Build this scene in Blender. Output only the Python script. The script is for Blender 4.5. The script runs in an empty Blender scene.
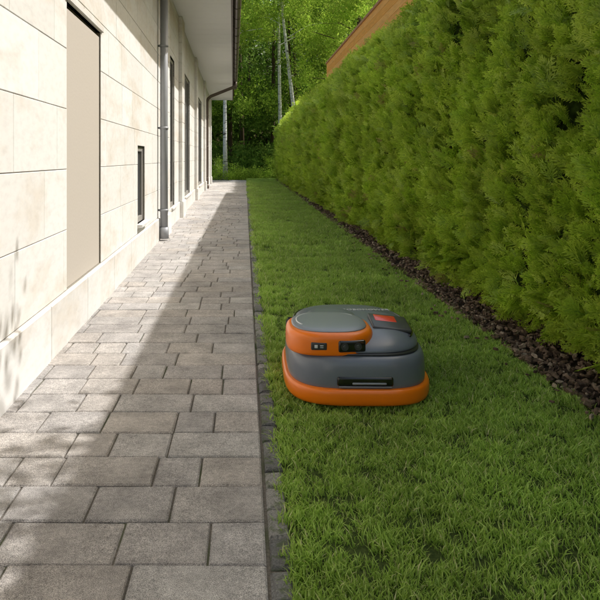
import bpy, bmesh, math, random
import numpy as np
from mathutils import Vector, Matrix, noise, Euler
random.seed(7); rng=np.random.default_rng(7)
scene=bpy.context.scene
scene.view_settings.view_transform='Standard'; scene.view_settings.look='None'; scene.view_settings.exposure=0
COL=scene.collection

# ------------------------------------------------------------ helpers
def link(o,parent=None):
    COL.objects.link(o)
    if parent: o.parent=parent
    return o
def empty(name,loc=(0,0,0),rotz=0):
    e=bpy.data.objects.new(name,None); e.empty_display_size=.2
    e.location=loc; e.rotation_euler=(0,0,rotz); COL.objects.link(e); return e
def mesh_obj(name,V,F,mat=None,parent=None,smooth=False,recalc=True,linkit=True):
    me=bpy.data.meshes.new(name); me.from_pydata([tuple(v) for v in V],[],F); me.update()
    if recalc:
        bm=bmesh.new(); bm.from_mesh(me); bmesh.ops.recalc_face_normals(bm,faces=bm.faces); bm.to_mesh(me); bm.free()
    if smooth:
        for p in me.polygons: p.use_smooth=True
    if mat: me.materials.append(mat)
    o=bpy.data.objects.new(name,me)
    if linkit: link(o,parent)
    return o
def block(V,F,u0,u1,v0,v1,w0,w1,b=0.0,fn=lambda u,v,w:(u,v,w),jit=0):
    i=len(V)
    if b<=0:
        for w in (w0,w1):
            for (u,v) in ((u0,v0),(u1,v0),(u1,v1),(u0,v1)): V.append(fn(u,v,w))
        n=2
    else:
        for k,(w,d) in enumerate(((w0,0),(w1-b,0),(w1,b))):
            for (u,v) in ((u0+d,v0+d),(u1-d,v0+d),(u1-d,v1-d),(u0+d,v1-d)):
                ju=random.uniform(-jit,jit) if k==2 else 0; jv=random.uniform(-jit,jit) if k==2 else 0
                V.append(fn(u+ju,v+jv,w))
        n=3
    F.append([i+3,i+2,i+1,i]); t=i+4*(n-1); F.append([t,t+1,t+2,t+3])
    for k in range(n-1):
        a=i+4*k
        for j in range(4):
            j2=(j+1)%4; F.append([a+j,a+j2,a+4+j2,a+4+j])
def tube(V,F,pts,rads,seg=8,caps=True):
    pts=[Vector(p) for p in pts]; base=len(V); n=len(pts); up=Vector((0.13,0.2,1)).normalized(); pr=None
    for i,p in enumerate(pts):
        d=(pts[min(i+1,n-1)]-pts[max(i-1,0)]).normalized()
        if pr is None:
            a=d.cross(up); 
            if a.length<.05: a=d.cross(Vector((1,0,0)))
            a.normalize()
        else:
            a=(pr-d*pr.dot(d)).normalized()
        pr=a; b=d.cross(a); r=rads[i] if hasattr(rads,'__len__') else rads
        for k in range(seg):
            t=2*math.pi*k/seg; V.append(tuple(p+(a*math.cos(t)+b*math.sin(t))*r))
    for i in range(n-1):
        for k in range(seg):
            k2=(k+1)%seg; F.append([base+i*seg+k,base+i*seg+k2,base+(i+1)*seg+k2,base+(i+1)*seg+k])
    if caps:
        F.append([base+k for k in range(seg)][::-1]); F.append([base+(n-1)*seg+k for k in range(seg)])
class M:
    def __init__(s,name,rough=.6,metal=0.0,spec=.5):
        s.m=bpy.data.materials.new(name); s.m.use_nodes=True; s.t=s.m.node_tree; s.n=s.t.nodes; s.b=s.n['Principled BSDF']
        s.b.inputs['Roughness'].default_value=rough; s.b.inputs['Metallic'].default_value=metal
        s.b.inputs['Specular IOR Level'].default_value=spec
        s.co=s.n.new('ShaderNodeTexCoord')
    def l(s,a,b): s.t.links.new(a,b)
    def noise(s,scale,detail=4,rough=.55,vec=None):
        n=s.n.new('ShaderNodeTexNoise'); n.inputs['Scale'].default_value=scale; n.inputs['Detail'].default_value=detail
        n.inputs['Roughness'].default_value=rough; s.l(vec or s.co.outputs['Object'],n.inputs['Vector']); return n.outputs['Fac']
    def ramp(s,fac,stops):
        r=s.n.new('ShaderNodeValToRGB'); e=r.color_ramp.elements
        while len(e)<len(stops): e.new(.5)
        for k,(p,c) in enumerate(stops):
            e[k].position=p; e[k].color=(*c,1) if hasattr(c,'__len__') else (c,c,c,1)
        s.l(fac,r.inputs['Fac']); return r.outputs['Color']
    def mix(s,fac,a,b,mode='MIX'):
        x=s.n.new('ShaderNodeMix'); x.data_type='RGBA'; x.blend_type=mode
        for v,i in ((fac,0),(a,6),(b,7)):
            if isinstance(v,(int,float)): x.inputs[i].default_value=v if i==0 else (v,v,v,1)
            elif isinstance(v,tuple): x.inputs[i].default_value=(*v,1)
            else: s.l(v,x.inputs[i])
        return x.outputs[2]
    def color(s,c):
        if isinstance(c,tuple): s.b.inputs['Base Color'].default_value=(*c,1)
        else: s.l(c,s.b.inputs['Base Color'])
    def bump(s,h,strength=.3,dist=.01):
        b=s.n.new('ShaderNodeBump'); b.inputs['Strength'].default_value=strength; b.inputs['Distance'].default_value=dist
        s.l(h,b.inputs['Height']); s.l(b.outputs['Normal'],s.b.inputs['Normal'])
    def island(s): return s.n.new('ShaderNodeNewGeometry').outputs['Random Per Island']
    def inst(s): return s.attr('rnd')
    def pos(s): return s.n.new('ShaderNodeNewGeometry').outputs['Position']
    def attr(s,name):
        a=s.n.new('ShaderNodeAttribute'); a.attribute_name=name; return a.outputs['Fac']
    def leaf(s,colsock,fac,matte=False):
        tr=s.n.new('ShaderNodeBsdfTranslucent'); mx=s.n.new('ShaderNodeMixShader'); mx.inputs[0].default_value=fac
        s.l(colsock,tr.inputs['Color'])
        if matte:
            d=s.n.new('ShaderNodeBsdfDiffuse'); s.l(colsock,d.inputs['Color']); first=d.outputs[0]
        else: s.color(colsock); first=s.b.outputs[0]
        s.l(first,mx.inputs[1]); s.l(tr.outputs[0],mx.inputs[2]); s.l(mx.outputs[0],s.n['Material Output'].inputs['Surface'])

def simple(name,c,rough=.5,metal=0,spec=.5,var=.12,sc=40,bump=0):
    m=M(name,rough,metal,spec); n=m.noise(sc,3)
    m.color(m.mix(n,tuple(x*(1-var) for x in c),tuple(min(1,x*(1+var)) for x in c)))
    r=m.n.new('ShaderNodeMapRange'); r.inputs[3].default_value=max(0,rough-.08); r.inputs[4].default_value=min(1,rough+.1)
    m.l(n,r.inputs[0]); m.l(r.outputs[0],m.b.inputs['Roughness'])
    if bump: m.bump(n,bump,.004)
    return m.m

def instancer(name,P,R,S,sources,parent=None):
    P=np.asarray(P,dtype=np.float32); n=len(P)
    me=bpy.data.meshes.new(name); me.vertices.add(n); me.vertices.foreach_set('co',P.ravel())
    a=me.attributes.new('rot','FLOAT_VECTOR','POINT'); a.data.foreach_set('vector',np.asarray(R,dtype=np.float32).ravel())
    a=me.attributes.new('scl','FLOAT','POINT'); a.data.foreach_set('value',np.asarray(S,dtype=np.float32).ravel())
    a=me.attributes.new('rnd','FLOAT','POINT'); a.data.foreach_set('value',rng.random(n).astype(np.float32))
    a=me.attributes.new('idx','INT','POINT'); a.data.foreach_set('value',rng.integers(0,len(sources),n).astype(np.int32))
    o=bpy.data.objects.new(name,me); link(o,parent)
    c=bpy.data.collections.new(name+'_parts')
    for s_ in sources:
        if s_.name not in c.objects: c.objects.link(s_)
    g=bpy.data.node_groups.new(name+'_gn','GeometryNodeTree')
    g.interface.new_socket('Geometry',in_out='INPUT',socket_type='NodeSocketGeometry')
    g.interface.new_socket('Geometry',in_out='OUTPUT',socket_type='NodeSocketGeometry')
    N=g.nodes; L=g.links; gi=N.new('NodeGroupInput'); go=N.new('NodeGroupOutput')
    ip=N.new('GeometryNodeInstanceOnPoints'); ci=N.new('GeometryNodeCollectionInfo')
    ci.inputs['Collection'].default_value=c; ci.inputs['Separate Children'].default_value=True; ci.inputs['Reset Children'].default_value=True
    def na(nm,dt):
        x=N.new('GeometryNodeInputNamedAttribute'); x.data_type=dt; x.inputs['Name'].default_value=nm; return x.outputs['Attribute']
    L.new(gi.outputs[0],ip.inputs['Points']); L.new(ci.outputs[0],ip.inputs['Instance'])
    ip.inputs['Pick Instance'].default_value=True
    L.new(na('idx','INT'),ip.inputs['Instance Index']); L.new(na('rot','FLOAT_VECTOR'),ip.inputs['Rotation']); L.new(na('scl','FLOAT'),ip.inputs['Scale'])
    rz=N.new('GeometryNodeRealizeInstances'); L.new(ip.outputs[0],rz.inputs[0]); L.new(rz.outputs[0],go.inputs[0])
    md=o.modifiers.new('scatter','NODES'); md.node_group=g
    return o

# ------------------------------------------------------------ camera, sun, sky
cd=bpy.data.cameras.new('camera'); cam=bpy.data.objects.new('camera',cd); COL.objects.link(cam)
cam.location=(0,0,1.0); cam.rotation_euler=(math.radians(90),0,0)
cd.sensor_width=36; cd.lens=39.6; cd.shift_x=55/600; cd.shift_y=-142/600; cd.clip_end=1000; cd.clip_start=.05
scene.camera=cam
SD=Vector((1,.25,1.3)).normalized()
ld=bpy.data.lights.new('sun','SUN'); ld.energy=5.0; ld.angle=math.radians(.5); ld.color=(1,.97,.93)
lo=bpy.data.objects.new('sun',ld); COL.objects.link(lo); lo.rotation_euler=SD.to_track_quat('Z','Y').to_euler(); lo.location=(5,0,10)
w=bpy.data.worlds.new('World'); scene.world=w; w.use_nodes=True
sk=w.node_tree.nodes.new('ShaderNodeTexSky'); sk.sky_type='NISHITA'; sk.sun_disc=False
sk.sun_elevation=math.asin(SD.z); sk.sun_rotation=math.atan2(SD.x,SD.y); sk.air_density=2.2; sk.dust_density=7.0; sk.ozone_density=2.5
bg=w.node_tree.nodes['Background']; bg.inputs[1].default_value=.15; w.node_tree.links.new(sk.outputs[0],bg.inputs[0])

# ------------------------------------------------------------ materials
m=M('soil',.95,spec=.2); n=m.noise(3,6); m.color(m.ramp(n,[(.3,(.03,.035,.014)),(.7,(.06,.07,.025))])); soil=m.m
m=M('lawn_soil',.95,spec=.1); n=m.noise(60,4); m.color(m.ramp(n,[(.3,(.03,.05,.013)),(.7,(.08,.11,.03))])); m.bump(n,.6,.01); lawnsoil=m.m
m=M('sand_joint',.95,spec=.2); n=m.noise(120,3); n2=m.noise(2.2,3); c=m.ramp(n,[(.3,(.10,.09,.075)),(.7,(.20,.18,.155))])
m.color(m.mix(m.ramp(n2,[(.52,0.),(.64,1.)]),c,(.06,.08,.03))); m.bump(n,.8,.006); sand=m.m
m=M('paver_stone',.85,spec=.35); isl=m.island()
base=m.ramp(isl,[(0,(.41,.385,.37)),(.3,(.46,.44,.43)),(.6,(.49,.45,.415)),(.8,(.435,.41,.395)),(1,(.53,.51,.49))])
g=m.noise(420,2,.6); g2=m.noise(9,4); g3=m.noise(1.1,2); g5=m.noise(60,3,.7)
c=m.mix(1,base,m.ramp(g,[(.34,.45),(.5,1.),(.66,1.5)]),'MULTIPLY')
c=m.mix(1,c,m.ramp(g5,[(.3,.78),(.7,1.22)]),'MULTIPLY')
c=m.mix(1,c,m.ramp(g2,[(.3,.76),(.7,1.17)]),'MULTIPLY'); c=m.mix(1,c,m.ramp(g3,[(.35,.84),(.65,1.12)]),'MULTIPLY')
m.color(c); m.bump(g,.8,.006); paver=m.m
m=M('granite_sett',.8,spec=.4); isl=m.island(); base=m.ramp(isl,[(0,(.13,.13,.13)),(.5,(.21,.208,.20)),(1,(.31,.30,.28))])
g=m.noise(180,3,.7); c=m.mix(1,base,m.ramp(g,[(.3,.5),(.7,1.5)]),'MULTIPLY'); g2=m.noise(25,3)
m.color(m.mix(m.ramp(g2,[(.52,0.),(.62,.7)]),c,(.08,.11,.04))); m.bump(g,.8,.008); sett=m.m
def stone(name,k=1.0):
    m=M(name,.62,spec=.35); isl=m.island()
    base=m.ramp(isl,[(0,(.74*k,.725*k,.695*k)),(.4,(.81*k,.80*k,.775*k)),(.7,(.775*k,.755*k,.725*k)),(1,(.84*k,.835*k,.82*k))])
    mp=m.n.new('ShaderNodeMapping'); mp.inputs['Scale'].default_value=(1,1,2.2); m.l(m.co.outputs['Object'],mp.inputs[0])
    a=m.noise(1.7,6,.6,mp.outputs[0]); c=m.mix(m.ramp(a,[(.50,0.),(.69,.7)]),base,(.66*k,.59*k,.50*k))
    b=m.noise(14,5,.65,mp.outputs[0]); c=m.mix(1,c,m.ramp(b,[(.3,.90),(.55,1.0)]),'MULTIPLY')
    m.color(c); m.bump(b,.12,.004); return m.m
wstone=stone('limestone_cladding'); pstone=stone('plinth_limestone',.92)
m=M('mortar',.9); m.color(m.ramp(m.noise(80,2),[(.3,(.22,.20,.17)),(.7,(.30,.28,.24))])); mortar=m.m
panelm=simple('taupe_render',(.50,.455,.40),.8,sc=60,bump=.2,spec=.2,var=.06)
whitep=simple('soffit_white',(.82,.81,.79),.55,sc=8,var=.03)
zinc=simple('zinc_grey',(.32,.33,.35),.5,metal=.15,sc=6,var=.15)
brownm=simple('gutter_brown',(.13,.10,.085),.4,metal=.2,sc=6)
tile=simple('roof_tile',(.16,.07,.045),.8,sc=9,var=.3,bump=.3)
frame=simple('window_frame',(.30,.285,.265),.45)
m=M('window_glass',.06,spec=.8); m.color(m.mix(m.noise(3,1),(.05,.055,.06),(.08,.085,.09))); glass=m.m

# ------------------------------------------------------------ ground
def sheet(name,x0,x1,y0,y1,z,mat,nx=1,ny=1):
    V=[];F=[]
    for j in range(ny+1):
        for i in range(nx+1): V.append((x0+(x1-x0)*i/nx,y0+(y1-y0)*j/ny,z))
    for j in range(ny):
        for i in range(nx):
            a=j*(nx+1)+i; F.append([a,a+1,a+nx+2,a+nx+1])
    return mesh_obj(name,V,F,mat,recalc=False)
sheet('ground',-250,250,-150,350,-.05,soil,4,4)
YE=29.5
path=empty('paved_path')
o=sheet('joint_bed',-2.0,.125,-1.5,YE,-.009,sand); o.parent=path
V=[];F=[]; y=-1.5
while y<YE:
    d=.195*random.uniform(.99,1.01); x=-1.75+random.uniform(-.12,.1)
    while x<.052:
        wd=random.choice([.145,.20,.235,.235,.27,.31]); x1=x+wd
        if .056-x1<.10: x1=.056
        dz=random.uniform(-.002,.002); tl=random.uniform(-.008,.008)
        g=.003
        block(V,F,x+g,x1-g,y+g,y+d-g,-.04,dz,.005,fn=lambda u,v,w,tl=tl,xc=x:(u,v,w+(u-xc)*tl),jit=.002)
        x=x1
    y+=d
mesh_obj('pavers',V,F,paver,path)
V=[];F=[]; y=-1.5
while y<YE:
    L=random.uniform(.08,.15); j=random.uniform(-.006,.006)
    block(V,F,.062+j*.4,.116+j,y+.004,y+L-.004,-.04,.004+random.uniform(-.005,.006),.008,jit=.005); y+=L
mesh_obj('edging_setts',V,F,sett,path)
lawn=empty('lawn')
o=sheet('lawn_ground',.118,1.40,-1.5,YE+1.5,-.006,lawnsoil,4,40); o.parent=lawn
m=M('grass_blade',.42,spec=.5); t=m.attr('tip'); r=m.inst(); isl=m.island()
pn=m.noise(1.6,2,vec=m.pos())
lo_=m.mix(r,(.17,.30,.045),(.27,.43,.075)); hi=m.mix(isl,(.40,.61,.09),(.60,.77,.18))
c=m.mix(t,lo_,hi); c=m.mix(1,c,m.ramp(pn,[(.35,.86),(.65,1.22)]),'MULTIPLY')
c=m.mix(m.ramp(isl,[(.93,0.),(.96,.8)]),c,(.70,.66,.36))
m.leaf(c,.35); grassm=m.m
def tipattr(o,vals):
    a=o.data.attributes.new('tip','FLOAT','POINT'); a.data.foreach_set('value',np.asarray(vals,dtype=np.float32))
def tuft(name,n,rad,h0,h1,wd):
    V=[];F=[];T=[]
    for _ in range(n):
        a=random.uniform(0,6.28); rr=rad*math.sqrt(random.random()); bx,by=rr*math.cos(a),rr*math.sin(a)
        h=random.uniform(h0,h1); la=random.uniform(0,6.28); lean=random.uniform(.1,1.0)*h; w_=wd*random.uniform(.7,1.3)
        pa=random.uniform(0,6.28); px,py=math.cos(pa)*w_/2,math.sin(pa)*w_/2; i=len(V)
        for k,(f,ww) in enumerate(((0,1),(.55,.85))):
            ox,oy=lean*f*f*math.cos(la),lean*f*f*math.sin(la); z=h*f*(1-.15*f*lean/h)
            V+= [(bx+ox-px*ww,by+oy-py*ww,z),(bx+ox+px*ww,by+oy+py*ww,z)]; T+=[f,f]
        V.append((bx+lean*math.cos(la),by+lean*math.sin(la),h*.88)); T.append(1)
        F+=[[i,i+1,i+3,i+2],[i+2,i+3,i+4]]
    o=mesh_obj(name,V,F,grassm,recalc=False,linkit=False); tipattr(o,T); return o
tufts=[tuft('tuft_%d'%k,28,.032,.014,.035,.0034) for k in range(6)]
P=[];R=[];S=[]
def addgrass(y0,y1,dens,sc):
    n=int((y1-y0)*1.25*dens)
    for _ in range(n):
        x=random.uniform(.100,1.40); y=random.uniform(y0,y1)
        edge=noise.noise(Vector((0,y*6,3)))*.022
        if x<.114+edge or x>1.38+noise.noise(Vector((5,y*3,3)))*.03: continue
        hs=1+.28*noise.noise(Vector((x*6,y*6,0)))+.22*noise.noise(Vector((x*18,y*18,4)))
        if x<.16: hs*=1.2
        P.append((x,y,-.006)); R.append((random.uniform(-.25,.25),random.uniform(-.25,.25),random.uniform(0,6.28))); S.append(sc*hs*random.uniform(.75,1.2))
addgrass(.9,3.6,1450,.92); addgrass(3.6,7,720,1.15); addgrass(7,14,330,1.45); addgrass(14,YE+1.5,150,2.0)
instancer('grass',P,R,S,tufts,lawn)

# ------------------------------------------------------------ bark mulch
mulch=empty('bark_mulch')
m=M('mulch_bed',.95,spec=.1); n=m.noise(70,4,.7); m.color(m.ramp(n,[(.3,(.025,.019,.014)),(.7,(.08,.06,.042))])); m.bump(n,1,.02)
o=sheet('mulch_bed',1.36,2.35,-1.5,YE+1.5,.002,m.m,2,60); o.parent=mulch
m=M('bark_chip',.85,spec=.25); r=m.inst(); c=m.ramp(r,[(0,(.07,.048,.036)),(.4,(.14,.095,.067)),(.75,(.22,.155,.108)),(1,(.42,.34,.26))]); n=m.noise(60,3); m.color(m.mix(1,c,m.ramp(n,[(.3,.6),(.7,1.3)]),'MULTIPLY')); chipm=m.m
chips=[]
for k in range(5):
    L=random.uniform(.012,.028); W=random.uniform(.006,.015); H=random.uniform(.003,.007)
    pts=[]
    for i in range(7):
        a=i/7*6.28+random.uniform(-.3,.3); pts.append((L*math.cos(a)*random.uniform(.7,1.1),W*math.sin(a)*random.uniform(.7,1.1)))
    V=[(x,y,-H+random.uniform(-.002,.002)) for x,y in pts]+[(x*.85,y*.85,H+random.uniform(-.002,.002)) for x,y in pts]
    F=[list(range(7))[::-1],list(range(7,14))]+[[i,(i+1)%7,7+(i+1)%7,7+i] for i in range(7)]
    chips.append(mesh_obj('chip_%d'%k,V,F,chipm,linkit=False))
P=[];R=[];S=[]
for y0,y1,de,sc in ((1,6,1500,1.0),(6,12,700,1.3),(12,YE+1,300,1.8)):
    for _ in range(int((y1-y0)*.42*de)):
        x=1.355+.45*random.random()**1.1; y=random.uniform(y0,y1)
        P.append((x+noise.noise(Vector((5,y*3,3)))*.03,y,.006+random.random()*.022)); R.append((random.uniform(-.6,.6),random.uniform(-.6,.6),random.uniform(0,6.28))); S.append(sc*random.uniform(.5,1.25))
for _ in range(80):
    P.append((random.uniform(1.2,1.38),random.uniform(1.5,9),.026)); R.append((random.uniform(-.4,.4),0,random.uniform(0,6.28))); S.append(random.uniform(.5,.9))
instancer('chips',P,R,S,chips,mulch)

# ------------------------------------------------------------ hedge
hedge=empty('thuja_hedge')
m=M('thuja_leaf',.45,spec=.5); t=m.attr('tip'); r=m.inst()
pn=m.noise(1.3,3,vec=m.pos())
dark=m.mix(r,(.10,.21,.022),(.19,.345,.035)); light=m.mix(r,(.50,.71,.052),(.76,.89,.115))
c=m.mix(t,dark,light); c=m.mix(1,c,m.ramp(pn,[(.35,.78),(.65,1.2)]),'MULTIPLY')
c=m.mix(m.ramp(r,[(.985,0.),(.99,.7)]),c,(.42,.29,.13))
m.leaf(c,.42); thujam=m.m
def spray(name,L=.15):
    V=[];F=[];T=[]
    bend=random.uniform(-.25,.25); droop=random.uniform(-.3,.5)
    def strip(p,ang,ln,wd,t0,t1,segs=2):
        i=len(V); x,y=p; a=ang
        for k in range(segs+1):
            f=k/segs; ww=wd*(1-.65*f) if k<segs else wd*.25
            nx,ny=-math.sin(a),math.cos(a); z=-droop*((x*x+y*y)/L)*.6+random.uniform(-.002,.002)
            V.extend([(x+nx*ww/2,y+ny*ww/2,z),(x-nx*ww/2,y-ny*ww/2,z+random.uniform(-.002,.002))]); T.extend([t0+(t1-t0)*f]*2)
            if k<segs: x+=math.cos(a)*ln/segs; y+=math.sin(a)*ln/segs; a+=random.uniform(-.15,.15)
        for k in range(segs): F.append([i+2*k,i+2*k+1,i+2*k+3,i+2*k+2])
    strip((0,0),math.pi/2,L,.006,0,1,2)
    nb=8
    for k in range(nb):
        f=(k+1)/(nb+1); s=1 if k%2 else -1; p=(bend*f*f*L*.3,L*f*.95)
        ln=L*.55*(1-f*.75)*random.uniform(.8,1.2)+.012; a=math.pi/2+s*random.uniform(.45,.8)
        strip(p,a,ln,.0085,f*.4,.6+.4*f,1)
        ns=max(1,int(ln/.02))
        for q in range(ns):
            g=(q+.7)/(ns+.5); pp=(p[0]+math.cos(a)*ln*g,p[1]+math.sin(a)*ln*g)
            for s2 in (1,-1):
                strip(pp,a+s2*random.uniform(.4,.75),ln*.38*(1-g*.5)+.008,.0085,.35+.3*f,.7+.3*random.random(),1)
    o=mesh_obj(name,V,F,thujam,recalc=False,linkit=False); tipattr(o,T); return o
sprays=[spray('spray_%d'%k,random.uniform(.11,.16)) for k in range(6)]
def face_x(y,z):
    b=.10*abs(math.sin(math.pi*(y+.2*math.sin(y*1.7))/.72))
    b+=.10*noise.noise(Vector((y*1.1,z*1.0,1.3)))+.09*noise.noise(Vector((y*3.2,z*2.6,7)))+.06*noise.noise(Vector((y*8,z*7,2)))
    x=1.64-b
    if z<.3: x+=.10*((.3-z)/.3)**1.5
    top=2.52+.10*noise.noise(Vector((y*1.5,0,9)))
    if z>top-.5: x+=.38*max(0,(z-(top-.5))/.5)**2.4
    return x,top
P=[];R=[];S=[]
def orient(g,nrm):
    g=g.normalized(); n=(nrm-g*nrm.dot(g)); n=n.normalized() if n.length>1e-4 else g.orthogonal().normalized(); x=g.cross(n)
    return Matrix((x,g,n)).transposed().to_euler()
def rv(s=1): return Vector((random.gauss(0,s),random.gauss(0,s),random.gauss(0,s)))
for y0,y1,de,sc in ((1.6,5,680,.82),(5,9,430,1.0),(9,16,250,1.3),(16,YE+1,125,1.9)):
    for _ in range(int((y1-y0)*2.65*de)):
        y=random.uniform(y0,y1); z=random.uniform(.03,2.6); x,top=face_x(y,z)
        if z>top or (z<.10 and random.random()<.35): continue
        dep=abs(random.gauss(0,.045)); 
        g=Vector((-.7,0,.75 if z>.3 else .1))+rv(.42); nr=Vector((-.5,0,.6))+rv(.65)
        P.append((x+dep+.02,y,z)); e=orient(g,nr); R.append(tuple(e)); S.append(sc*random.uniform(.6,1.3))
    for _ in range(int((y1-y0)*de*.5)):
        y=random.uniform(y0,y1); x0,top=face_x(y,2.0); x=random.uniform(1.68,2.3)
        P.append((x,y,top-.06*random.random()-.12*max(0,(1.9-x)/.2))); e=orient(Vector((-.1,0,1))+rv(.35),rv(1)); R.append(tuple(e)); S.append(sc*random.uniform(.7,1.5))
for _ in range(500):
    z=random.uniform(.1,2.5); x=random.uniform(1.7,2.3); P.append((x,YE+1,z)); R.append(tuple(orient(Vector((0,.6,.7))+rv(.3),rv(1)))); S.append(2.2)
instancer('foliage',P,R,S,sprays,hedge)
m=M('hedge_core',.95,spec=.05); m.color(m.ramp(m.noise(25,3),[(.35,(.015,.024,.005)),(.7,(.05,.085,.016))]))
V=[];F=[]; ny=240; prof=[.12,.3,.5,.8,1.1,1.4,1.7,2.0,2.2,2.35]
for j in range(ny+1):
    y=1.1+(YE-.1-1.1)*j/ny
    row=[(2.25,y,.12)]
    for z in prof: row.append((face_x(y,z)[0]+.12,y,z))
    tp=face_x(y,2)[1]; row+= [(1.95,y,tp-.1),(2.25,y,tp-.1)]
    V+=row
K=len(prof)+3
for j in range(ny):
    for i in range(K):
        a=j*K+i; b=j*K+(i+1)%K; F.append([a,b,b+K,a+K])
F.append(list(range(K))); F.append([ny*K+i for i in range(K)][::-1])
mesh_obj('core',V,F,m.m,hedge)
bark=simple('bark_brown',(.10,.072,.05),.9,sc=30,var=.4,bump=.6,spec=.1)
V=[];F=[]; y=1.3
while y<YE+.8:
    xx=1.86+random.uniform(-.04,.04); tube(V,F,[(xx,y,-.02),(xx+.01,y+.02,.15),(xx+.03,y,.5)],[.028,.02,.018],7)
    for _ in range(2): tube(V,F,[(xx,y,.06),(xx-.12,y+random.uniform(-.15,.15),.25)],[.008,.004],5)
    y+=random.uniform(.45,.65)
mesh_obj('stems',V,F,bark,hedge)

# ------------------------------------------------------------ timber fence behind hedge
fence=empty('wooden_fence')
m=M('larch_boards',.7,spec=.25); isl=m.island(); mp=m.n.new('ShaderNodeMapping'); mp.inputs['Scale'].default_value=(8,.6,14); m.l(m.co.outputs['Object'],mp.inputs[0])
n=m.noise(6,4,.6,mp.outputs[0]); c=m.mix(isl,(.82,.42,.08),(.90,.52,.15)); m.color(m.mix(1,c,m.ramp(n,[(.3,.75),(.7,1.1)]),'MULTIPLY')); m.bump(n,.3,.004); larch=m.m
V=[];F=[]; z=.05
while z<3.80:
    block(V,F,.0,.025,-1,19.8,z,z+.138,0,fn=lambda u,v,w:(2.45+u,v,w)); z+=.145
mesh_obj('boards',V,F,larch,fence)
V=[];F=[]
for y in np.arange(-1,19,2.5): block(V,F,2.476,2.57,y,y+.09,-.05,3.8)
block(V,F,2.476,2.57,19.7,19.79,-.05,3.8); mesh_obj('posts',V,F,larch,fence)
V=[];F=[]; block(V,F,2.42,2.60,-1.02,19.84,3.815,3.86); mesh_obj('coping',V,F,simple('coping_brown',(.40,.22,.11),.6),fence)

# ------------------------------------------------------------ building
bld=empty('stone_house',(0,0,0),math.radians(1.0))
XW=-.92; TH=.10; S0=-2.0; S1=27.0; ZT=3.38
wm=lambda u,v,w:(XW+w,u,v)
openings=[(3.66,4.60,.272,1.87),(6.35,6.86,.36,1.12),(9.6,10.3,.272,2.5),(12.2,13.9,.272,2.6),(17.2,19.0,.272,2.6),(22.0,24.0,.272,2.6)]
def subtract(rects,ops):
    for (a,b,c,d) in ops:
        out=[]
        for (u0,u1,v0,v1) in rects:
            if u1<=a or u0>=b or v1<=c or v0>=d: out.append((u0,u1,v0,v1)); continue
            if u0<a: out.append((u0,a,v0,v1))
            if u1>b: out.append((b,u1,v0,v1))
            m0,m1=max(u0,a),min(u1,b)
            if v0<c: out.append((m0,m1,v0,c))
            if v1>d: out.append((m0,m1,d,v1))
        rects=out
    return [r for r in rects if r[1]-r[0]>.012 and r[3]-r[2]>.012]
V=[];F=[]
for (a,b,c,d) in subtract([(S0,S1,.26,ZT)],openings): block(V,F,a,b,c,d,-TH,-.004,0,fn=wm)
mesh_obj('wall_mortar',V,F,mortar,bld)
V=[];F=[]; z=.272; row=0
while z<ZT-.01:
    z1=min(z+.333,ZT-.002); s=S0-(.35 if row%2 else 0)-random.uniform(0,.1)
    while s<S1:
        s1=s+random.choice([.55,.68,.68,.8]); 
        for (a,b,c,d) in subtract([(max(s,S0)+.002,min(s1,S1)-.002,z+.002,z1-.002)],openings):
            if b-a>.015: block(V,F,a,b,c,d,-.03,random.uniform(-.0006,.0012),.0018,fn=wm)
        s=s1
    z=z1; row+=1
mesh_obj('cladding_tiles',V,F,wstone,bld)
V=[];F=[]; s=S0
while s<S1:
    s1=min(s+random.uniform(.8,.95),S1); block(V,F,s+.0015,s1-.0015,-.04,.268,-TH,.022,.006,fn=wm); s=s1
mesh_obj('plinth',V,F,pstone,bld)
V=[];F=[]; block(V,F,-8,XW-.16,S0,S1,-.05,ZT-.01); 
mesh_obj('house_core',V,F,whitep,bld)
V=[];F=[]
block(V,F,XW-.16,XW-TH-.002,S0+.01,S1-.01,-.04,ZT-.02); mesh_obj('inner_wall',V,F,panelm,bld)
(a,b,c,d)=openings[0]
V=[];F=[]; block(V,F,a+.010,b-.006,c+.0,d-.030,-.098,-.012,.003,fn=wm); mesh_obj('blind_panel',V,F,panelm,bld)
V=[];F=[]
block(V,F,a+.001,a+.008,c,d-.002,-.098,-.02,0,fn=wm);block(V,F,b-.005,b-.001,c,d-.002,-.098,-.016,0,fn=wm);block(V,F,a+.009,b-.0065,d-.028,d-.002,-.098,-.055,0,fn=wm)
mesh_obj('blind_panel_frame',V,F,simple('taupe_metal',(.38,.33,.28),.5),bld)
V=[];F=[];block(V,F,a-.03,b+.03,d+.004,d+.04,-.02,.014,.003,fn=wm);mesh_obj('lintel',V,F,pstone,bld)
def window(nm,op,div):
    a,b,c,d=op; V=[];F=[]; f=.055; q0=-.022
    block(V,F,a+.001,a+f,c,d,-.098,q0,.003,fn=wm);block(V,F,b-f,b-.001,c,d,-.098,q0,.003,fn=wm)
    block(V,F,a+f+.001,b-f-.001,d-f,d-.001,-.098,q0-.001,.003,fn=wm);block(V,F,a+f+.001,b-f-.001,c,c+f,-.098,q0-.001,.003,fn=wm)
    for k in range(1,div): 
        q=a+(b-a)*k/div; block(V,F,q-.03,q+.03,c+f+.001,d-f-.001,-.098,q0-.002,.003,fn=wm)
    mesh_obj(nm+'_frame',V,F,frame,bld)
    V=[];F=[];block(V,F,a+f*.5,b-f*.5,c+f*.5,d-f*.5,-.097,-.045,0,fn=wm);mesh_obj(nm+'_glass',V,F,glass,bld)
    V=[];F=[];block(V,F,a-.02,b+.02,c-.03,c-.001,-.09,.05,.004,fn=wm);mesh_obj(nm+'_sill',V,F,pstone,bld)
window('cellar_window',openings[1],1)
for k,op in enumerate(openings[2:]): window('window_%d'%k,op,1 if k==0 else 2)
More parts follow.
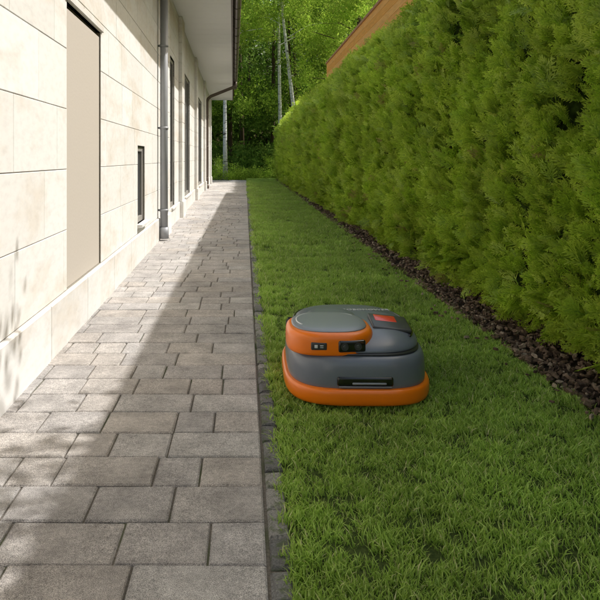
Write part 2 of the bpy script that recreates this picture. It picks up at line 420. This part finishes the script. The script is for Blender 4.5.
V=[];F=[]
for s in (8.35,11.1,15.6,20.3,25.4):
    z=.272
    while z<ZT-.02:
        z1=min(z+.333,ZT-.004); block(V,F,s,s+.55,z+.002,z1-.002,.0015,.06,.003,fn=wm); z=z1
    block(V,F,s-.02,s+.57,-.03,.27,.0225,.085,.006,fn=wm)
mesh_obj('pilasters',V,F,wstone,bld)
GX=.88
V=[];F=[]
for k in range(int((S1+.4-S0)/.5)+1):
    s=S0-.3+k*.5; block(V,F,s+.003,s+.497,.0,GX,0,.03,.0,fn=lambda u,v,w:(XW+v,u,ZT+w))
mesh_obj('soffit',V,F,whitep,bld)
V=[];F=[]; block(V,F,XW+GX+.001,XW+GX+.03,S0-.3,S1+.3,ZT-.03,ZT+.17); block(V,F,XW-.01,XW+GX-.001,S0-.3,S1+.3,ZT+.032,ZT+.15)
mesh_obj('fascia',V,F,brownm,bld)
V=[];F=[]; NS=10; gx=XW+GX+.10; gz=ZT+.12; L0,L1=S0-.35,S1-3.5
for s in (L0,L1):
    for rr in (.066,.062):
        for k in range(NS+1):
            t=math.pi+math.pi*k/NS; V.append((gx+rr*math.cos(t),s,gz+rr*math.sin(t)))
n=NS+1
for k in range(NS):
    F.append([k,k+1,2*n+k+1,2*n+k]); F.append([n+k,n+k+1,3*n+k+1,3*n+k]); F.append([k,k+1,n+k+1,n+k]); F.append([2*n+k,2*n+k+1,3*n+k+1,3*n+k])
F.append([0,n,3*n,2*n]);F.append([n-1,2*n-1,4*n-1,3*n-1])
for s in np.arange(S0,L1,.8): tube(V,F,[(gx-.075,s,gz+.01),(gx-.05,s,gz-.055),(gx,s,gz-.073),(gx+.05,s,gz-.055),(gx+.072,s,gz+.01)],.006,5)
mesh_obj('gutter',V,F,brownm,bld)
def pipe(nm,s,x=.075,r=.048,mat=zinc,neck=True):
    V=[];F=[]; px=XW+x
    if neck: tube(V,F,[(gx,s,gz-.04),(gx,s,gz-.14),(gx-.04,s,gz-.22),(px+.12,s,gz-.52),(px+.03,s,gz-.60),(px,s,gz-.70),(px,s,1.5),(px,s,.12)],r,14)
    else: tube(V,F,[(px,s,ZT-.003),(px,s,1.5),(px,s,.12)],r,14)
    for z in (.35,1.35,2.35): tube(V,F,[(px,s,z),(px,s,z+.03)],r+.006,14); block(V,F,XW-.01,px,s-.012,s+.012,z+.004,z+.026)
    tube(V,F,[(px,s,.02),(px,s,.16)],r+.012,14)
    o=mesh_obj(nm,V,F,mat,bld,smooth=True); 
    return o
pipe('downpipe_near',8.05,neck=False); pipe('downpipe_end',21.2,.075,.05,brownm)
V=[(XW+GX+.06,S0-.35,ZT+.18),(XW+GX+.06,S1+.35,ZT+.18),(-4.5,S1+.35,ZT+2.3),(-4.5,S0-.35,ZT+2.3),(-8.5,S0-.35,ZT+.18),(-8.5,S1+.35,ZT+.18)]
F=[[0,1,2,3],[3,2,5,4],[0,3,4],[1,5,2]]
mesh_obj('roof',V,F,tile,bld)

# ------------------------------------------------------------ trees
m=M('tree_leaf',.5,spec=.35); r=m.inst(); isl=m.island(); c=m.mix(isl,(.25,.42,.045),(.52,.66,.11)); c=m.mix(1,c,m.ramp(r,[(0,.6),(1,1.35)]),'MULTIPLY'); m.leaf(c,.5,True); leafm=m.m
m=M('dark_leaf',.6,spec=.25); r=m.inst(); isl=m.island(); c=m.mix(isl,(.11,.22,.04),(.28,.42,.08)); c=m.mix(1,c,m.ramp(r,[(0,.5),(1,1.3)]),'MULTIPLY'); m.leaf(c,.45,True); dleafm=m.m
m=M('birch_bark',.75,spec=.2); mp=m.n.new('ShaderNodeMapping'); mp.inputs['Scale'].default_value=(2,2,6); m.l(m.co.outputs['Object'],mp.inputs[0]); n=m.noise(2.5,4,.6,mp.outputs[0]); m.color(m.ramp(n,[(.36,(.10,.095,.085)),(.44,(.75,.74,.72)),(.7,(.88,.87,.85))])); birchm=m.m
def clump(name,n,rad,ls,mat):
    V=[];F=[]
    for _ in range(n):
        p=rv(rad*.5); p.z*=.7; a=rv().normalized(); b=a.orthogonal().normalized(); b=(Matrix.Rotation(random.uniform(0,6.28),3,a)@b); c=a.cross(b)
        l=ls*random.uniform(.6,1.3); w_=l*.42; i=len(V)
        V+= [p-b*l*.5,p+c*w_*.5+a*l*.06,p+b*l*.5,p-c*w_*.5+a*l*.06]; F.append([i,i+1,i+2,i+3])
    return mesh_obj(name,V,F,mat,recalc=False,linkit=False)
cl=[clump('leaf_clump_%d'%k,60,.42,.14,leafm) for k in range(4)]
cld=[clump('dark_clump_%d'%k,60,.5,.20,dleafm) for k in range(4)]
clt=[clump('twig_clump_%d'%k,26,.22,.09,leafm) for k in range(4)]
def tree(name,loc,h,r0,lean,barkmat,srcs,crown_z0,crown_r,nclump,cs,limbs=10,skip=.0):
    e=empty(name,loc); V=[];F=[]; pts=[];n=8
    for i in range(n+1):
        f=i/n; pts.append((lean[0]*f*h+.06*math.sin(f*7+loc[0])*f,lean[1]*f*h,f*h-.05*(i==0)))
    tube(V,F,pts,[r0*(1.25 if i==0 else 1)*(1-.85*i/n) for i in range(n+1)],9)
    P=[];R=[];S=[]; ends=[]
    for k in range(limbs):
        f=crown_z0/h+(1-crown_z0/h)*(k+.3)/limbs; b=Vector((lean[0]*f*h,lean[1]*f*h,f*h)); a=k*2.4+random.uniform(-.4,.4)
        L=crown_r*(1.05-.6*(k/limbs))*random.uniform(.8,1.1); d=Vector((math.cos(a),math.sin(a),.55))
        p1=b+d*L*.5; p2=b+Vector((math.cos(a),math.sin(a),.35))*L
        tube(V,F,[b,p1,p2],[r0*.32*(1-f*.6),r0*.18*(1-f*.5),r0*.06],6,False); ends+=[(b,p1,p2)]
    mesh_obj('trunk_and_limbs',V,F,barkmat,e,smooth=True)
    for _ in range(nclump):
        b,p1,p2=random.choice(ends); t=random.uniform(.35,1.12); q=(b+(p2-b)*t)+rv(crown_r*.16)
        P.append(tuple(q)); R.append((random.uniform(-.5,.5),random.uniform(-.5,.5),random.uniform(0,6.28))); S.append(cs*random.uniform(.6,1.3))
    instancer('crown',P,R,S,srcs,e); return e
tree('birch_tree',(2.95,34.0,-.05),16,.12,(-.12,0),birchm,cl,7.0,2.6,380,.9,14)
tree('birch_tree',(-.95,32.0,-.05),13,.11,(-.01,0),birchm,cl,6.5,2.2,240,.9,12)
tree('birch_tree',(1.95,36.0,-.05),16,.12,(-.01,0),birchm,cl,7.0,2.8,380,1.0,14)
tree('maple_tree',(5.6,31.5,-.05),14,.2,(-.02,0),bark,cl,3.2,3.2,700,.95,18)
tree('shade_tree',(3.4,2.0,-.05),6.6,.1,(-.03,.02),bark,clt,3.2,1.5,290,1.0,12)
wood=empty('distant_woodland')
V=[];F=[]
for k in range(46):
    x=random.uniform(-12,18); y=random.uniform(38,56); h=random.uniform(12,18); r_=random.uniform(.09,.2); l=random.uniform(-.03,.03)
    tube(V,F,[(x,y,-.1),(x+l*h*.5,y,h*.5),(x+l*h,y,h)],[r_,r_*.7,r_*.1],7)
mesh_obj('trunks',V,F,bark,wood)
P=[];R=[];S=[]
def mass(n,x0,x1,y0,y1,z0,z1,sc,th):
    k=0
    while k<n:
        x=random.uniform(x0,x1);y=random.uniform(y0,y1);z=z0+(z1-z0)*random.random()
        k+=1
        if noise.noise(Vector((x*.35,y*.35,z*.35)))<th: continue
        P.append((x,y,z));R.append(tuple(random.uniform(0,6.28) for _ in range(3)));S.append(sc*random.uniform(.6,1.3))
mass(1500,-8,14,38,46,2.8,12.5,1.4,-.06); mass(1500,-14,20,50,60,.5,14,2.3,-.5); mass(600,-8,12,37,44,-.1,1.6,1.2,-.1)
instancer('canopy',P,R,S,cld,wood)
P=[];R=[];S=[]; mass(1350,-3,12,35,41,3.6,12.5,1.1,.0)
instancer('light_canopy',P,R,S,cl,wood)
P=[];R=[];S=[]; sh=empty('garden_shrub')
for _ in range(420):
    x=random.uniform(-1.6,6); y=31.3+random.random()*1.6; z=abs(random.gauss(0,.5)); 
    if -1.0<x<1.0: z*=.4
    P.append((x,y,z));R.append(tuple(random.uniform(0,6.28) for _ in range(3)));S.append(random.uniform(.35,.7))
instancer('shrub_leaves',P,R,S,cl,sh)

# ------------------------------------------------------------ robotic mower
mow=empty('robotic_lawn_mower',(.478,2.98,.001),math.radians(-1)); mow.scale=(1.04,1.06,1.04)
def outline(a,b,n,N=72):
    pts=[]
    for k in range(N):
        t=2*math.pi*k/N; c,s=math.cos(t),math.sin(t)
        x=a*math.copysign(abs(c)**(2/n),c); y=b*math.copysign(abs(s)**(2/n),s)
        pts.append((x,y))
    return pts
def loft(nm,levels,a,b,n,mat,cx=0,cy=0,N=72,sub=1):
    V=[];F=[]; base=outline(a,b,n,N)
    for (z,s,*dy) in levels:
        d=dy[0] if dy else 0
        for (x,y) in base: V.append((cx+x*s,cy+y*s+d,z))
    for i in range(len(levels)-1):
        for k in range(N): k2=(k+1)%N; F.append([i*N+k,i*N+k2,(i+1)*N+k2,(i+1)*N+k])
    F.append(list(range(N))[::-1]); F.append([(len(levels)-1)*N+k for k in range(N)])
    o=mesh_obj(nm,V,F,mat,mow,smooth=True)
    if sub:
        md=o.modifiers.new('s','SUBSURF'); md.levels=sub; md.render_levels=sub
    return o
def paint(nm,c,rough,coat=.3,spec=.5):
    m=M(nm,rough,0,spec); n=m.noise(350,2); m.color(m.mix(n,tuple(x*.95 for x in c),tuple(min(1,x*1.05) for x in c))); m.bump(n,.04,.001)
    m.b.inputs['Coat Weight'].default_value=coat; m.b.inputs['Coat Roughness'].default_value=.2; return m.m
orange=paint('orange_plastic',(1.0,.215,.006),.34,.35); slate=paint('slate_plastic',(.15,.175,.22),.34,.4); slate2=paint('slate_plastic_light',(.25,.28,.325),.34)
darkp=paint('dark_plastic',(.035,.037,.042),.42); black=paint('gloss_black',(.006,.006,.008),.12,.6); rubber=simple('rubber',(.02,.02,.02),.85)
redm=paint('red_display',(.95,.05,.03),.25,.5); lightg=paint('light_trim',(.70,.72,.74),.35)
A,B,NN=.297,.365,3.5
loft('chassis',[(.02,.88),(.03,.90),(.08,.93),(.085,.90)],A,B,NN,darkp)
loft('bumper',[(.015,.90),(.016,.965),(.022,.985),(.036,.998),(.058,1.0),(.070,.997),(.077,.988),(.080,.972),(.081,.95),(.081,.90)],A,B,NN,orange)
loft('lower_body',[(.077,.93),(.078,.942),(.087,.946),(.13,.946),(.165,.938),(.184,.918),(.195,.885),(.199,.84),(.199,.6)],A,B,NN,slate)
loft('seam',[(.197,.868),(.204,.868)],A,B,NN,darkp,sub=0)
loft('upper_shell',[(.2025,.80,.01),(.203,.875,.01),(.209,.885,.01),(.222,.872,.012),(.240,.825,.018),(.256,.74,.025),(.267,.62,.035),(.274,.45,.045),(.278,.25,.05),(.279,.05,.05)],A,B,3.0,slate)
TX,TY=-.114,-.150
loft('camera_turret',[(.194,.90),(.195,.965),(.200,.99),(.210,1.0),(.256,1.0),(.268,.985),(.276,.950),(.280,.91),(.281,.88),(.281,.6)],.175,.170,2.9,orange,TX,TY)
# domed lid with a rearward saddle instead of a flat disc
loft('turret_cap',[(.277,.87),(.282,.87,.002),(.2865,.85,.005),(.290,.78,.012),(.2925,.66,.022),(.294,.48,.034),(.2945,.2,.045),(.2945,.05,.05)],.175,.178,2.6,slate2,TX,TY+.010)
loft('turret_neck',[(.21,.9),(.255,.86),(.274,.78),(.284,.66),(.288,.50),(.289,.3)],.14,.19,2.4,slate,TX+.03,TY+.15)
def arc(nm,cx,cy,z,ra,rb,t0,t1,rad,mat,n=2.0,zf=None):
    V=[];F=[];pts=[]
    for k in range(41):
        t=math.radians(t0+(t1-t0)*k/40); c,s=math.cos(t),math.sin(t)
        pts.append((cx+ra*math.copysign(abs(c)**(2/n),c),cy+rb*math.copysign(abs(s)**(2/n),s),z))
    tube(V,F,pts,rad,8); return mesh_obj(nm,V,F,mat,mow,smooth=True)
arc('turret_ring',TX,TY+.018,.2895,.130,.120,35,215,.0036,lightg,2.4)
def rbox(nm,cx,cy,cz,w_,d,h,mat,b=.006,rot=(0,0,0)):
    bm=bmesh.new(); bmesh.ops.create_cube(bm,size=1); bmesh.ops.scale(bm,vec=(w_,d,h),verts=bm.verts)
    bmesh.ops.bevel(bm,geom=list(bm.edges),offset=b,segments=3,profile=.5,affect='EDGES')
    me=bpy.data.meshes.new(nm); bm.to_mesh(me); bm.free(); me.materials.append(mat)
    for p in me.polygons: p.use_smooth=True
    o=bpy.data.objects.new(nm,me); o.location=(cx,cy,cz); o.rotation_euler=rot; link(o,mow); return o
CZ=.234
rbox('camera_window',-.042,-.304,CZ,.108,.03,.046,black,.008,(0,0,.12))
for k,xo in enumerate((-.070,-.018)):
    V=[];F=[];yy=-.319+(xo+.042)*.12; tube(V,F,[(xo,yy+.004,CZ),(xo,yy-.004,CZ)],.0145,20); mesh_obj('lens_ring_%d'%k,V,F,darkp,mow)
    V=[];F=[]; tube(V,F,[(xo,yy,CZ),(xo,yy-.006,CZ)],[.010,.006],16); mesh_obj('lens_%d'%k,V,F,glass,mow)
rbox('sensor_plate',-.168,-.309,CZ,.062,.022,.030,darkp,.005,(0,0,-.05))
rbox('sensor_mark',-.180,-.3200,CZ,.012,.003,.012,lightg,.0012,(0,0,-.05)); rbox('sensor_mark_b',-.158,-.3195,CZ+.003,.014,.003,.004,lightg,.0012,(0,0,-.05)); rbox('sensor_mark_c',-.158,-.3195,CZ-.004,.014,.003,.003,lightg,.0012,(0,0,-.05))
rbox('front_slot',.005,-.3385,.108,.215,.022,.036,black,.008)
rbox('slot_tongue',.02,-.347,.102,.13,.012,.008,slate2,.003); rbox('slot_lip',.005,-.349,.0895,.20,.006,.004,slate2,.0018)
rot=(math.radians(8),math.radians(6),0)
rbox('control_panel',.145,-.100,.269,.160,.150,.018,darkp,.007,rot)
rbox('display',.132,-.072,.2805,.092,.066,.008,redm,.0035,rot)
for k in range(4): rbox('button_%d'%k,.092+k*.032,-.143,.2715-.0032*k,.023,.020,.007,lightg if k==3 else slate2,.003,rot)
rbox('stop_button',.200,-.075,.2710,.024,.055,.009,slate2,.0038,rot)
arc('side_groove',0,.018,.2415,.243,.30,-38,75,.0055,black,2.9)
arc('side_groove_b',0,.018,.2415,.243,.30,105,170,.0055,black,2.9)
rbox('rear_handle',0,.30,.232,.20,.05,.022,darkp,.009)
tc=bpy.data.curves.new('label','FONT'); tc.body='ROBOMOWER'; tc.size=.032; tc.extrude=.0008; tc.align_x='CENTER'
to=bpy.data.objects.new('shell_lettering',tc); to.location=(.08,.09,.2797); tc.materials.append(lightg); link(to,mow)
for sx in (-1,1):
    V=[];F=[]; tube(V,F,[(sx*.19,.20,.105),(sx*.20,.20,.105),(sx*.262,.20,.105),(sx*.27,.20,.105)],[.10,.108,.108,.10],36)
    for k in range(24):
        a=k/24*2*math.pi; ca,sa=math.cos(a),math.sin(a); block(V,F,min(sx*.2,sx*.262),max(sx*.2,sx*.262),-.006,.006,.106,.112,fn=lambda u,v,w:(u,.20+w*ca-v*sa,.105+w*sa+v*ca))
    mesh_obj('wheel_%d'%(sx+1),V,F,rubber,mow)
    V=[];F=[]; tube(V,F,[(sx*.14,-.24,.035),(sx*.17,-.24,.035)],.036,24); mesh_obj('caster_%d'%(sx+1),V,F,rubber,mow)
print('done')
